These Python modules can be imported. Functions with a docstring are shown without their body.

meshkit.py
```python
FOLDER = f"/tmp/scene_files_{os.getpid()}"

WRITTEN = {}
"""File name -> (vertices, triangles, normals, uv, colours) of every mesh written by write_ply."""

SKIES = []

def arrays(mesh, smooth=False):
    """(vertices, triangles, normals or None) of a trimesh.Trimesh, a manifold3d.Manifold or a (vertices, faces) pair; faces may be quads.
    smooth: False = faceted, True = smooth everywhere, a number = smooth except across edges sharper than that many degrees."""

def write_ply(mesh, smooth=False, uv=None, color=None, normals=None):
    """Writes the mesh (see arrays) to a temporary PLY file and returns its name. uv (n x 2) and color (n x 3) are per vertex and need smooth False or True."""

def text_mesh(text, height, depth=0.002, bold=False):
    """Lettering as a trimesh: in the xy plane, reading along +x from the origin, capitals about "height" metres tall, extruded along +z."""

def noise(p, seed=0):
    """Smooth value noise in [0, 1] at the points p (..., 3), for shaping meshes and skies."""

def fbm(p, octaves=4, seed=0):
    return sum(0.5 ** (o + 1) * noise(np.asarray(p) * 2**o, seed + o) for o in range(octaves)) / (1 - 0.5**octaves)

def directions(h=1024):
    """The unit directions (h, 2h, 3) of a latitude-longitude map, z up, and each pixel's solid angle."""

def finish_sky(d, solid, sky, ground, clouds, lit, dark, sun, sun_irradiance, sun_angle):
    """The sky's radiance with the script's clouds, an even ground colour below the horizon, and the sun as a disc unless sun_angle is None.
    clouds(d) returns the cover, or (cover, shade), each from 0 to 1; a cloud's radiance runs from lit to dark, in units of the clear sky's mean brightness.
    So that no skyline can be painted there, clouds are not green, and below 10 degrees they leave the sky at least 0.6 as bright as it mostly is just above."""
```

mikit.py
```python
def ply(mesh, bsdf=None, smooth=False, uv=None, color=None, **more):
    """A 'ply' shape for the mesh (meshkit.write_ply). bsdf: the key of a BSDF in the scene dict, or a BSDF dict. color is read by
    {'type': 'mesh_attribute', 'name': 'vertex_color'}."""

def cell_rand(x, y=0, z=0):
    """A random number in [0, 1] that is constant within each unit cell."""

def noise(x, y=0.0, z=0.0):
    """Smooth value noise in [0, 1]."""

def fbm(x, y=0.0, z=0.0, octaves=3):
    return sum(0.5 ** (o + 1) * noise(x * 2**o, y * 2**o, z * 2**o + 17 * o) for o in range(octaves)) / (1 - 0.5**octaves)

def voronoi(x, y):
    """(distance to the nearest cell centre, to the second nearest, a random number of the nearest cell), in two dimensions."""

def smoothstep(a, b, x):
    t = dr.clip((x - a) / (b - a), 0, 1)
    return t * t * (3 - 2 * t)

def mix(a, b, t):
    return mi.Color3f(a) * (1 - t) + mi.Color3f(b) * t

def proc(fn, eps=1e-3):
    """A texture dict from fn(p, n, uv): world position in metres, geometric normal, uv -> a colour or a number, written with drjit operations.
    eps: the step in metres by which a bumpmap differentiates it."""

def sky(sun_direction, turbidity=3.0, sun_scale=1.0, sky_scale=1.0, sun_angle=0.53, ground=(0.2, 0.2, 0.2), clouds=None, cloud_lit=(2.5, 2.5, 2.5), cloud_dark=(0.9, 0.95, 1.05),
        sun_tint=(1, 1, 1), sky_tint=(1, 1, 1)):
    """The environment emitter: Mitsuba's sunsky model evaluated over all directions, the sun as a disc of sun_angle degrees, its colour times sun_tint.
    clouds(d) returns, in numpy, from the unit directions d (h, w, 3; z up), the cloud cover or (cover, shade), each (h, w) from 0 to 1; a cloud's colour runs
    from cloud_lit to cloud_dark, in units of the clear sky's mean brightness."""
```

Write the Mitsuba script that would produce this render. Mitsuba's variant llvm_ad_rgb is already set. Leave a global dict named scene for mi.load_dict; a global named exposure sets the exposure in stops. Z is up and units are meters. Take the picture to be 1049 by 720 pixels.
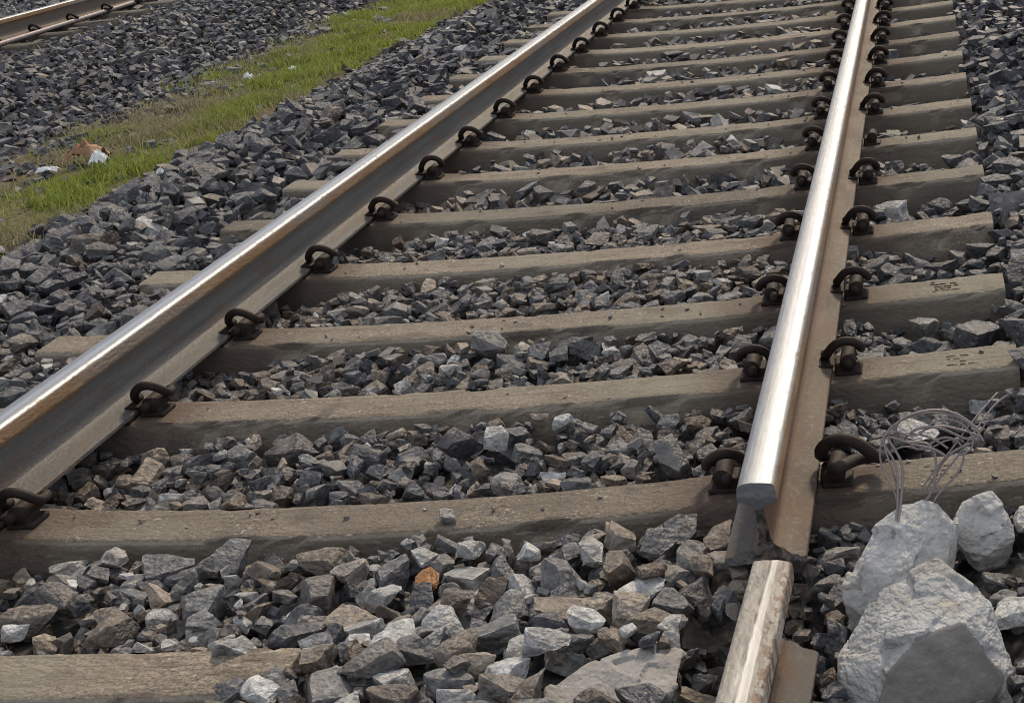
import math, re
import numpy as np, trimesh, mitsuba as mi, drjit as dr
import mikit, meshkit
from mikit import proc, noise, fbm, smoothstep, mix
from scipy.spatial import HalfspaceIntersection, ConvexHull, Delaunay
from scipy.interpolate import CubicSpline
from shapely.geometry import Polygon
from shapely import contains_xy

T = mi.ScalarTransform4f
scene, labels = {}, {}
rng = np.random.default_rng(7)

# ---------------------------------------------------------------- camera, sky, exposure
EYE = np.array([0.3812, -2.6962, 1.1264])
FWD = np.array([-0.11911, 0.92687, -0.35599])
DOWN = np.array([-0.05978, -0.36458, -0.92925])
FOCAL = 1554.34
scene['camera'] = dict(type='perspective', fov_axis='x', fov=math.degrees(2 * math.atan(524.5 / FOCAL)),
                       principal_point_offset_x=-(783.15 / 1049 - 0.5), principal_point_offset_y=-(381.14 / 720 - 0.5),
                       near_clip=0.05, far_clip=2000.0,
                       to_world=T().look_at(origin=EYE.tolist(), target=(EYE + FWD).tolist(), up=(-DOWN).tolist()))
scene['sky'] = mikit.sky((0.17, 0.80, 0.70), turbidity=4, sun_scale=0.62, sun_angle=9, clouds=lambda d: 0.42 + 0.5 * meshkit.fbm(d * 3.0), sky_tint=(0.92, 0.98, 1.06))
exposure = 1.68

# ---------------------------------------------------------------- materials
def rgb(*c):
    return {'type': 'rgb', 'value': list(c)}


def lum(c, k):
    return mi.Color3f(*c) * k


def stone_color(p, n, uv):
    # uv.x: how light this stone is, uv.y: its mineral (0 blue-grey basalt ... 1 brown stained)
    tone, hue = uv.x, uv.y
    a = mix((0.062, 0.065, 0.077), (0.142, 0.142, 0.145), smoothstep(0.0, 0.5, tone))
    a = mix(a, (0.43, 0.44, 0.44), smoothstep(0.5, 1.0, tone))
    b = mix((0.062, 0.046, 0.038), (0.30, 0.25, 0.20), tone)
    c = mix(a, b, smoothstep(0.45, 0.8, hue))
    c = mix(c, (0.27, 0.125, 0.045), smoothstep(0.94, 0.96, hue))
    s = fbm(p.x * 38 + tone * 90, p.y * 38, p.z * 38, 3)
    g = noise(p.x * 420, p.y * 420, p.z * 420)
    m = fbm(p.x * 95 + hue * 40, p.y * 95, p.z * 95 + 3, 3)
    c = c * (0.40 + 1.2 * s) * (0.45 + 1.1 * m) * (0.75 + 0.5 * g)
    c = mix(c, (0.40, 0.40, 0.39), smoothstep(0.62, 0.74, fbm(p.x * 55 + tone * 30, p.y * 55, p.z * 55, 3)) * 0.38)
    dust = smoothstep(0.52, 0.75, fbm(p.x * 17 + hue * 50, p.y * 17, p.z * 17 + 9, 2)) * 0.4
    return mix(c, (0.27, 0.25, 0.225), dust * smoothstep(-0.2, 0.8, n.z))


def stone_bump(p, n, uv):
    return fbm(p.x * 130, p.y * 130, p.z * 130, 3)


def bumped(base, fn, scale, eps=1e-3):
    return {'type': 'bumpmap', 'arbitrary': {**proc(fn, eps)}, 'scale': scale, 'nested': base}


scene['stone_material'] = bumped({'type': 'principled', 'base_color': proc(stone_color), 'roughness': 0.62, 'specular': 0.5}, stone_bump, 0.009)
scene['gravel_material'] = {'type': 'principled', 'base_color': proc(stone_color), 'roughness': 0.65, 'specular': 0.45}


def concrete_color(p, n, uv):
    # uv.x: metres along the sleeper from its middle, uv.y: shade of this sleeper
    x = uv.x
    base = mix((0.138, 0.114, 0.090), (0.252, 0.217, 0.174), fbm(p.x * 6, p.y * 22, p.z * 22, 4))
    base = base * (0.72 + 0.55 * uv.y)
    speck = noise(p.x * 260, p.y * 260, p.z * 260)
    base = base * (0.55 + 0.85 * speck)
    base = mix(base, (0.46, 0.43, 0.38), smoothstep(0.80, 0.9, noise(p.x * 120, p.y * 190, p.z * 150 + 5)) * 0.55)
    base = mix(base, (0.075, 0.06, 0.05), smoothstep(0.60, 0.78, fbm(p.x * 14, p.y * 26, p.z * 26 + 3, 3)) * 0.55)
    base = mix(base, (0.20, 0.19, 0.15), smoothstep(0.45, 0.7, fbm(p.x * 2.2, p.y * 2.2, 7.0, 3)) * 0.5)
    streak = smoothstep(0.60, 0.72, fbm(p.x * 7, p.y * 150, p.z * 40, 3)) * 0.4
    base = mix(base, (0.07, 0.055, 0.043), streak)
    base = mix(base, (0.40, 0.36, 0.30), smoothstep(0.5, 0.75, dr.abs(n.y)) * smoothstep(0.3, 0.6, n.z) * 0.4)
    rail = dr.minimum(dr.abs(x - 0.874), dr.abs(x + 0.874))
    rust = (1 - smoothstep(0.07, 0.34, rail + 0.12 * (noise(p.x * 9, p.y * 9, 4) - 0.5)))
    base = mix(base, (0.085, 0.056, 0.042), rust * 0.78)
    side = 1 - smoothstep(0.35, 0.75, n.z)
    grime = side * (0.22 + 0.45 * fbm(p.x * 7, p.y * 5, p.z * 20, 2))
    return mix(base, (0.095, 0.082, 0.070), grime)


def concrete_bump(p, n, uv):
    return fbm(p.x * 90, p.y * 140, p.z * 140, 4)


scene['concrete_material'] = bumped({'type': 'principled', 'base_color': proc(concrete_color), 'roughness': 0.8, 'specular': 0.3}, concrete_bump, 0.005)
scene['mark_material'] = {'type': 'diffuse', 'reflectance': rgb(0.085, 0.068, 0.05)}


# rail steel: uv.x metres along the rail, uv.y metres across it (0 in the middle of the head)
def polished_weight(p, n, uv):
    edge = 0.0345 + 0.003 * (fbm(uv.x * 6, 3.0, 0.0, 3) - 0.5) + 0.003 * (noise(uv.x * 70, uv.y * 300) - 0.5)
    w = (1 - smoothstep(edge - 0.002, edge + 0.001, dr.abs(uv.y))) * smoothstep(0.35, 0.6, n.z)
    spots = smoothstep(0.76, 0.82, noise(uv.x * 40, uv.y * 160, 2)) * 0.6
    return w * (1 - spots * smoothstep(0.018, 0.03, dr.abs(uv.y)))


def polished_rough(p, n, uv):
    band = dr.exp(-dr.square((uv.y - 0.006) / 0.007))
    return 0.49 - 0.11 * band + 0.10 * (noise(uv.x * 3, uv.y * 900) - 0.5)


def polished_color(p, n, uv):
    band = dr.exp(-dr.square((uv.y - 0.006) / 0.009))
    s = 0.34 + 0.22 * band + 0.10 * (noise(uv.x * 1.5, uv.y * 700, 3) - 0.5) + 0.07 * (noise(uv.x * 30, uv.y * 300, 7) - 0.5)
    return mi.Color3f(0.95, 0.99, 1.05) * s


def rust_color(p, n, uv):
    f = fbm(p.x * 22, p.y * 9, p.z * 40, 4)
    c = mix((0.165, 0.088, 0.042), (0.30, 0.205, 0.125), f)
    c = mix(c, (0.19, 0.175, 0.165), smoothstep(0.45, 0.7, fbm(uv.x * 1.3, p.z * 10, 5.0, 3)) * 0.7)
    return c * (0.85 + 0.3 * noise(p.x * 200, p.y * 200, p.z * 200))


def dusty_color(p, n, uv):
    f = fbm(p.x * 12, p.y * 5, p.z * 25, 4)
    c = mix((0.078, 0.062, 0.049), (0.165, 0.134, 0.106), f)
    c = mix(c, (0.055, 0.046, 0.040), smoothstep(0.50, 0.68, fbm(p.x * 16, p.y * 4.5, 6.0, 4)) * 0.6)
    c = mix(c, (0.26, 0.23, 0.19), smoothstep(0.60, 0.74, fbm(p.x * 150, p.y * 110, 3.0, 3)) * 0.35)
    c = mix(c, (0.085, 0.083, 0.086), smoothstep(0.0, 0.02, -uv.y) * 0.75)      # oil and brake dust on the track side
    c = mix(c, (0.105, 0.055, 0.030), (1 - smoothstep(0.016, 0.045, dr.abs(uv.y))) * 0.6)
    c = c * (0.65 + 0.7 * fbm(p.x * 34, p.y * 2.0, p.z * 50, 3))
    c = mix(c, (0.12, 0.068, 0.042), smoothstep(0.48, 0.68, fbm(p.x * 30, p.y * 11, p.z * 30 + 4, 3)) * 0.6)
    return c * (0.85 + 0.3 * noise(p.x * 220, p.y * 220, p.z * 220))


def grey_color(p, n, uv):
    f = fbm(p.x * 12, p.y * 3, p.z * 25, 4)
    c = mix((0.080, 0.078, 0.076), (0.150, 0.143, 0.135), f)
    c = c * (0.7 + 0.6 * fbm(p.x * 40, p.y * 1.2, p.z * 60, 3))
    c = mix(c, (0.13, 0.085, 0.06), smoothstep(0.52, 0.70, fbm(p.x * 30, p.y * 6, p.z * 30 + 4, 3)) * 0.5)
    return c * (0.85 + 0.3 * noise(p.x * 220, p.y * 220, p.z * 220))


def break_color(p, n, uv):
    return mix((0.045, 0.042, 0.042), (0.16, 0.155, 0.155), fbm(p.x * 90, p.y * 90, p.z * 90, 3))


def rust_bump(p, n, uv):
    return fbm(p.x * 160, p.y * 110, p.z * 160, 3)


# broken faces look along the track; everything else of a rail never does
def broken_weight(p, n, uv):
    return smoothstep(0.55, 0.75, dr.abs(n.y))


rust = {'type': 'principled', 'base_color': proc(rust_color), 'roughness': 0.7, 'specular': 0.35}
dusty = {'type': 'principled', 'base_color': proc(dusty_color), 'roughness': 0.72, 'specular': 0.4}
fresh = {'type': 'principled', 'base_color': proc(break_color), 'roughness': 0.55, 'metallic': 0.4}
fresh_head = {'type': 'principled', 'base_color': rgb(0.17, 0.178, 0.19), 'roughness': 0.6, 'metallic': 0.2}
shiny = {'type': 'principled', 'base_color': proc(polished_color), 'roughness': proc(polished_rough), 'metallic': 1.0}
scene['head_material'] = {'type': 'blendbsdf', 'weight': proc(broken_weight),
                          'b0': {'type': 'blendbsdf', 'weight': proc(polished_weight), 'b0': bumped(rust, rust_bump, 0.003), 'b1': shiny}, 'b1': fresh_head}


def worn_weight(p, n, uv):       # the dropped piece: rust film over most of the head, bare along a band
    x = uv.y + 0.004 * (fbm(uv.x * 9, 6.0, 0.0, 3) - 0.5)
    band = dr.exp(-dr.square((x + 0.006) / 0.0075)) + 0.35 * dr.exp(-dr.square((x - 0.012) / 0.008))
    band = band * (0.75 + 0.9 * smoothstep(0.12, 0.45, dr.abs(uv.x)))
    worn = smoothstep(0.30, 0.75, band * (0.55 + 0.9 * fbm(uv.x * 22, uv.y * 160, 8.0, 4)))
    return worn * smoothstep(0.5, 0.75, n.z) * 0.62


def film_color(p, n, uv):
    c = mix((0.165, 0.148, 0.128), (0.35, 0.33, 0.30), fbm(uv.x * 26, uv.y * 120, 2.0, 4))
    seam = dr.exp(-dr.square((uv.y - 0.003 + 0.004 * (noise(uv.x * 14, 2.0) - 0.5)) / 0.0022)) * smoothstep(0.35, 0.6, noise(uv.x * 30, 9.0))
    c = mix(c, (0.06, 0.05, 0.045), seam * 0.8)
    flake = smoothstep(0.50, 0.62, fbm(uv.x * 60, uv.y * 150, 4.0, 3)) * smoothstep(0.012, 0.024, -uv.y)
    return mix(c, (0.13, 0.075, 0.045), flake * 0.8)


film = {'type': 'principled', 'base_color': proc(film_color), 'roughness': 0.6, 'metallic': 0.1}
scene['worn_head_material'] = {'type': 'blendbsdf', 'weight': proc(broken_weight), 'b0': {'type': 'blendbsdf', 'weight': proc(worn_weight), 'b0': bumped(film, rust_bump, 0.004), 'b1': shiny}, 'b1': fresh}
scene['foot_material'] = {'type': 'blendbsdf', 'weight': proc(broken_weight), 'b0': bumped(dusty, rust_bump, 0.002), 'b1': fresh}


scene['dark_foot_material'] = {'type': 'principled', 'base_color': rgb(0.125, 0.10, 0.082), 'roughness': 0.7}
grey = {'type': 'principled', 'base_color': proc(grey_color), 'roughness': 0.62, 'specular': 0.45}
scene['grey_foot_material'] = bumped(grey, rust_bump, 0.002)


def iron_color(p, n, uv):
    return mix((0.009, 0.0075, 0.0075), (0.040, 0.026, 0.020), fbm(p.x * 60, p.y * 60, p.z * 60, 3))


scene['iron_material'] = {'type': 'principled', 'base_color': proc(iron_color), 'roughness': 0.7, 'specular': 0.3}
scene['rubber_material'] = {'type': 'diffuse', 'reflectance': rgb(0.03, 0.028, 0.027)}


def rubble_color(p, n, uv):
    # uv.x: 1 on the old smooth face, 0 on the rough broken concrete
    f = fbm(p.x * 16, p.y * 16, p.z * 16, 4)
    c = mix((0.36, 0.365, 0.36), (0.60, 0.60, 0.59), f)
    c = mix(c, (0.36, 0.32, 0.26), smoothstep(0.50, 0.74, fbm(p.x * 11 + 5, p.y * 11, p.z * 11, 3)) * 0.55)
    c = mix(c, (0.13, 0.13, 0.13), smoothstep(0.74, 0.80, noise(p.x * 95, p.y * 95, p.z * 95)) * 0.22)
    old = mix((0.21, 0.196, 0.184), (0.33, 0.31, 0.29), fbm(p.x * 25, p.y * 25, p.z * 25 + 2, 3))
    return mix(c, old, smoothstep(0.35, 0.65, uv.x)) * (0.88 + 0.24 * noise(p.x * 330, p.y * 330, p.z * 330)) * (0.72 + 0.5 * fbm(p.x * 42, p.y * 42, p.z * 42 + 8, 3))


def rubble_bump(p, n, uv):
    return fbm(p.x * 110, p.y * 110, p.z * 110, 4) * (1 - 0.7 * smoothstep(0.35, 0.65, uv.x))


scene['rubble_material'] = bumped({'type': 'diffuse', 'reflectance': proc(rubble_color)}, rubble_bump, 0.010)
scene['wire_material'] = {'type': 'principled', 'base_color': rgb(0.27, 0.235, 0.235), 'roughness': 0.55, 'metallic': 0.3}


def bed_color(p, n, uv):
    f = fbm(p.x * 30, p.y * 30, p.z * 30, 4)
    return mix((0.03, 0.03, 0.032), (0.13, 0.125, 0.12), smoothstep(0.3, 0.75, f)) * (0.6 + 0.7 * noise(p.x * 130, p.y * 130))


def soil_color(p, n, uv):
    f = fbm(p.x * 4, p.y * 4, 0.0, 4)
    c = mix((0.085, 0.078, 0.045), (0.20, 0.175, 0.12), f)
    return c * (0.6 + 0.7 * noise(p.x * 70, p.y * 70, 1.0))


scene['bed_material'] = {'type': 'diffuse', 'reflectance': proc(bed_color)}
scene['soil_material'] = {'type': 'diffuse', 'reflectance': proc(soil_color)}
scene['grass_material'] = {'type': 'principledthin', 'base_color': {'type': 'mesh_attribute', 'name': 'vertex_color'}, 'roughness': 0.6, 'diff_trans': 0.8}

# ---------------------------------------------------------------- helpers
def key_for(name, parent=None):
    full = name if parent is None else f'{parent}__{name}'
    k, i = full, 0
    while k in scene or k in labels or k in used:
        i += 1
        k = f'{full}_{i:03d}'
    used.add(k)
    return k


used = set()


def put(mesh, material, name, parent=None, smooth=False, uvfn=None, color=None, label=None, cat=None, group=None, kind=None):
    k = key_for(name, parent)
    if uvfn is not None:
        if smooth and smooth is not True:
            mesh, smooth = trimesh.graph.smooth_shade(mesh, angle=math.radians(smooth), facet_minarea=None), True
        uv = uvfn(np.array(mesh.vertices))
        scene[k] = mikit.ply(mesh, material, smooth=smooth, uv=uv)
    else:
        scene[k] = mikit.ply(mesh, material, smooth=smooth, color=color)
    say(k, label, cat, group, kind)
    return k


def say(k, label=None, cat=None, group=None, kind=None):
    d = {a: b for a, b in dict(label=label, category=cat, group=group, kind=kind).items() if b}
    if d:
        labels[k] = d


def const_uv(a, b):
    return lambda v: np.tile([a, b], (len(v), 1)).astype(float)


def tube(points, radius, sides=8, per=6, cap=True):
    P = np.asarray(points, float)
    t = np.r_[0, np.cumsum(np.linalg.norm(np.diff(P, axis=0), axis=1))]
    s = np.linspace(0, t[-1], per * (len(P) - 1) + 1)
    P = CubicSpline(t, P)(s) if len(P) > 2 else np.array([np.interp(s, t, P[:, i]) for i in range(3)]).T
    r = np.interp(s, t, np.broadcast_to(radius, len(t)))
    d = np.gradient(P, axis=0)
    d /= np.linalg.norm(d, axis=1, keepdims=True)
    a = np.cross(d[0], [0.31, 0.2, 0.93])
    A = []
    for k in range(len(P)):
        a = a - d[k] * (a @ d[k])
        a /= np.linalg.norm(a)
        A.append(a)
    A = np.array(A)
    B = np.cross(d, A)
    ang = np.arange(sides) * 2 * np.pi / sides
    V = P[:, None] + r[:, None, None] * (np.cos(ang)[None, :, None] * A[:, None] + np.sin(ang)[None, :, None] * B[:, None])
    n, F = len(P), []
    for i in range(n - 1):
        for j in range(sides):
            q = [i * sides + j, i * sides + (j + 1) % sides, (i + 1) * sides + (j + 1) % sides, (i + 1) * sides + j]
            F += [[q[0], q[1], q[2]], [q[0], q[2], q[3]]]
    V = V.reshape(-1, 3)
    if cap:
        V = np.vstack([V, P[0] - d[0] * r[0] * 0.35, P[-1] + d[-1] * r[-1] * 0.35])
        for j in range(sides):
            F.append([(j + 1) % sides, j, len(V) - 2])
            F.append([(n - 1) * sides + j, (n - 1) * sides + (j + 1) % sides, len(V) - 1])
    return trimesh.Trimesh(V, F, process=False)


def join(ms):
    return trimesh.util.concatenate(ms)


def rounded_box(ext, r, at=(0, 0, 0)):
    e = np.asarray(ext, float) / 2 - r
    pts = []
    s = trimesh.creation.icosphere(1, r).vertices
    for c in np.ndindex(2, 2, 2):
        pts.append(s + (np.array(c) * 2 - 1) * e)
    m = trimesh.Trimesh(np.vstack(pts)).convex_hull
    m.apply_translation(at)
    return m


# ---------------------------------------------------------------- lie of the land (z = 0 is the top of the rails)
GAUGE, STEP = 1.676, 0.5971
XL = -GAUGE - 0.036              # middle of the left rail
XR = 0.036                       # middle of the right rail
MID = (XL + XR) / 2
SEAT = -0.180
DY = {-1: 0.0, 0: 0.0, 1: 0.012, 2: -0.028, 3: 0.0, 4: 0.022, 5: 0.025}
DIP = {0: 0.030, -1: 0.02}
sleeper_rng = np.random.default_rng(3)
SLEEPERS = list(range(-3, 22))
YC = {n: STEP * n + 0.072 + DY.get(n, 0.0) for n in SLEEPERS}


def sleeper_top(x, n=1):
    x = np.asarray(x, float)
    m = np.clip((x - XL - 0.14) / (XR - XL - 0.28), 0, 1)
    out = np.maximum(x - XR - 0.10, 0) + np.maximum(XL - 0.10 - x, 0)
    return SEAT - DIP.get(n, 0.016) * np.sin(np.pi * m) ** 0.6 + 0.045 * out


def ramp(a, b, x):
    t = np.clip((x - a) / (b - a), 0, 1)
    return t * t * (3 - 2 * t)


def land(x, y):
    """Height of the finished ballast and ground."""
    x, y = np.asarray(x, float), np.asarray(y, float)
    crib = -0.222 + 0 * x
    left = -0.188 + (-0.37 + 0.188) * ramp(-2.65, -3.55, x)
    left = left + 0.050 * np.exp(-((x + 2.75) / 0.35) ** 2)
    far = -0.37 + 0.16 * ramp(-4.5, -6.3, x)
    h = np.where(x > -1.9, crib, left)
    h = np.where(x < -4.4, far, h)
    h = h + (left - h) * ramp(-1.75, -2.0, x) * (x > -2.0)
    right = -0.245 + 0.095 * ramp(0.40, 0.68, x) - 0.3 * ramp(1.6, 2.6, x)
    h = np.where(x > 0.2, right, h)
    heap = ramp(-0.40, -0.62, y) * ramp(-0.95, -0.7, x) * ramp(0.0, -0.12, x)
    h = h + 0.070 * heap
    near = ramp(0.0, -0.2, y) * ramp(-0.55, -0.3, x) * ramp(0.0, -0.08, x)
    h = h + 0.025 * near * (1 - heap)
    h = h - 0.03 * ramp(-1.35, -1.6, x) * (x > -1.75)
    h = h + 0.030 * (meshkit.fbm(np.stack([x * 3, y * 3, 0 * x], -1), 2) - 0.5) * 2 * ramp(1.0, 0.0, np.abs(x + 4.1) - 0.2)
    return h


def sheet(x0, x1, y0, y1, step, fn):
    xs, ys = np.arange(x0, x1 + step / 2, step), np.arange(y0, y1 + step / 2, step)
    X, Y = np.meshgrid(xs, ys)
    Z = fn(X, Y)
    i, j = np.meshgrid(np.arange(len(ys) - 1), np.arange(len(xs) - 1), indexing='ij')
    a = i * len(xs) + j
    F = np.stack([a, a + 1, a + len(xs) + 1, a + len(xs)], -1).reshape(-1, 4)
    return trimesh.Trimesh(np.stack([X, Y, Z], -1).reshape(-1, 3), np.vstack([F[:, [0, 1, 2]], F[:, [0, 2, 3]]]), process=False)


def hollow(x, y):               # the ground under the dropped rail piece lies deeper
    return 0.085 * ramp(-.22, -.14, x) * ramp(.26, .19, x) * ramp(-.16, -.24, y)


put(trimesh.Trimesh([[-600, -600, -0.62], [600, -600, -0.62], [600, 900, -0.62], [-600, 900, -0.62]], [[0, 1, 2], [0, 2, 3]], process=False), 'soil_material', 'ground', kind='structure')
put(sheet(-14, 3.0, -3.5, 20, 0.05, lambda x, y: np.where((x > -4.9) & (x < -3.3), -0.5, land(x, y) - 0.062 - hollow(x, y))), 'bed_material', 'ballast_bed', smooth=True, kind='structure')
put(sheet(-5.3, -3.2, -3.5, 20, 0.04, lambda x, y: land(x, y) - 0.010 - 0.12 * ramp(-4.75, -5.1, x) - 0.12 * ramp(-3.55, -3.3, x)), 'soil_material', 'verge_soil', smooth=True, kind='structure')

# ---------------------------------------------------------------- rails
HALF = [(0, 0), (.008, -.0001), (.016, -.0006), (.022, -.0014), (.027, -.0030), (.0305, -.0052), (.0330, -.0082), (.0345, -.0120), (.0352, -.020), (.0358, -.030), (.0360, -.0355),
        (.0350, -.0385), (.028, -.0425), (.016, -.0475), (.0110, -.0520), (.0090, -.0580)]
WORN = [(0, 0), (.010, -.0001), (.020, -.0005), (.027, -.0012), (.0305, -.0024), (.0330, -.0050), (.0342, -.0090), (.0350, -.020), (.0356, -.030), (.0358, -.0355),
        (.0350, -.0385), (.028, -.0425), (.016, -.0475), (.0110, -.0520), (.0090, -.0580)]
WEB = [(.0090, -.0575), (.0083, -.075), (.0082, -.10), (.0086, -.120), (.0105, -.135), (.0140, -.1435)]
FOOT = [(.0138, -.1430), (.020, -.1475), (.032, -.1515), (.050, -.1560), (.068, -.1597), (.0735, -.1610), (.0750, -.1630), (.0750, -.1705), (.0735, -.1720)]


def outline(half, cap_top=False):
    h = [(x, z) for x, z in half if x > 0]
    pts = h + [(-x, z) for x, z in h[::-1]]
    return np.array(pts[:len(h)] + pts[len(h):])


def extrude_rail(poly, y0, y1, end=None, extra=(0.01, 0.03, 0.08), ds=None):
    """A solid of cross-section poly (x, z) from y0 to y1; end(x, z) is added to y0 near the broken end."""
    P = np.asarray(poly, float)
    if ds:
        Q = []
        for a, b in zip(P, np.roll(P, -1, 0)):
            k = max(1, int(np.linalg.norm(b - a) / ds))
            Q += [a + (b - a) * t for t in np.arange(k) / k]
        P = np.array(Q)
    n = len(P)
    inner = np.zeros((0, 2))
    shape = Polygon(P)
    if ds:
        x0, z0, x1, z1 = shape.bounds
        g = np.stack(np.meshgrid(np.arange(x0, x1, ds), np.arange(z0, z1, ds)), -1).reshape(-1, 2)
        inner = g[contains_xy(shape.buffer(-ds * 0.45), g[:, 0], g[:, 1])]
    A = np.vstack([P, inner])
    tri = Delaunay(A).simplices
    c = A[tri].mean(1)
    tri = tri[contains_xy(shape, c[:, 0], c[:, 1])]
    e = end(A[:, 0], A[:, 1]) if end else np.zeros(len(A))
    rows = [np.c_[P[:, 0], y0 + e[:n], P[:, 1]]]
    for x in (extra if end else ()):
        rows.append(np.c_[P[:, 0], y0 + e[:n] * max(0, 1 - x / 0.1) + x + np.maximum(e[:n], 0) * (x / 0.1 if x < 0.1 else 1) * 0, P[:, 1]])
    if end:  # stations run behind the broken face
        rows = [rows[0]] + [np.c_[P[:, 0], np.maximum(y0 + e[:n] + 0.004 * (k + 1), y0 + e.max() * (k + 1) / len(extra) + 0.004 * (k + 1)), P[:, 1]] for k, _ in enumerate(extra)]
    rows.append(np.c_[P[:, 0], np.full(n, y1), P[:, 1]])
    V = np.vstack(rows)
    F = []
    for i in range(len(rows) - 1):
        a = i * n + np.arange(n)
        b = i * n + (np.arange(n) + 1) % n
        F.append(np.c_[a, b, b + n])
        F.append(np.c_[a, b + n, a + n])
    off = len(V)
    V = np.vstack([V, np.c_[inner[:, 0], y0 + e[n:], inner[:, 1]], np.c_[A[:, 0], np.full(len(A), y1), A[:, 1]]])
    near = np.where(tri < n, tri, tri - n + off)
    d1 = A[tri[:, 1]] - A[tri[:, 0]]
    d2 = A[tri[:, 2]] - A[tri[:, 0]]
    ccw = (d1[:, 0] * d2[:, 1] - d1[:, 1] * d2[:, 0]) > 0
    near = np.where(ccw[:, None], near, near[:, ::-1])
    far = (np.where(ccw[:, None], tri, tri[:, ::-1]) + off + len(inner))[:, ::-1]
    m = trimesh.Trimesh(V, np.vstack(F + [near, far]), process=True)
    m.fix_normals()
    return m


def rail(x, y0, y1, label, ends=None, pose=None, head='head_material', group=None, name='rail', low='foot_material'):
    k = key_for(name)
    say(k, label, 'rail', group)
    for part, half, mat in (('head', WORN if head == 'worn_head_material' else HALF, head), ('web', WEB, low), ('foot', FOOT, low)):
        m = extrude_rail(outline(half), y0, y1, ends[part] if ends else None, ds=0.0035 if ends else None, extra=(1, 1, 1, 1, 1))
        m = trimesh.graph.smooth_shade(m, angle=math.radians(32), facet_minarea=None)
        v = np.array(m.vertices)
        uv = np.c_[v[:, 1], v[:, 0]]
        v = v + [x, 0, 0]
        if pose is not None:
            v = trimesh.transform_points(v, pose)
        kk = key_for(part, k)
        scene[kk] = mikit.ply(trimesh.Trimesh(v, m.faces, process=False), mat, smooth=True, uv=uv)
    return k


def rough(seed, amp, freq=120):
    return lambda x, z: amp * (meshkit.fbm(np.stack([x * freq, z * freq, 0 * x], -1), 4, seed) - 0.5) * 2


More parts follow.
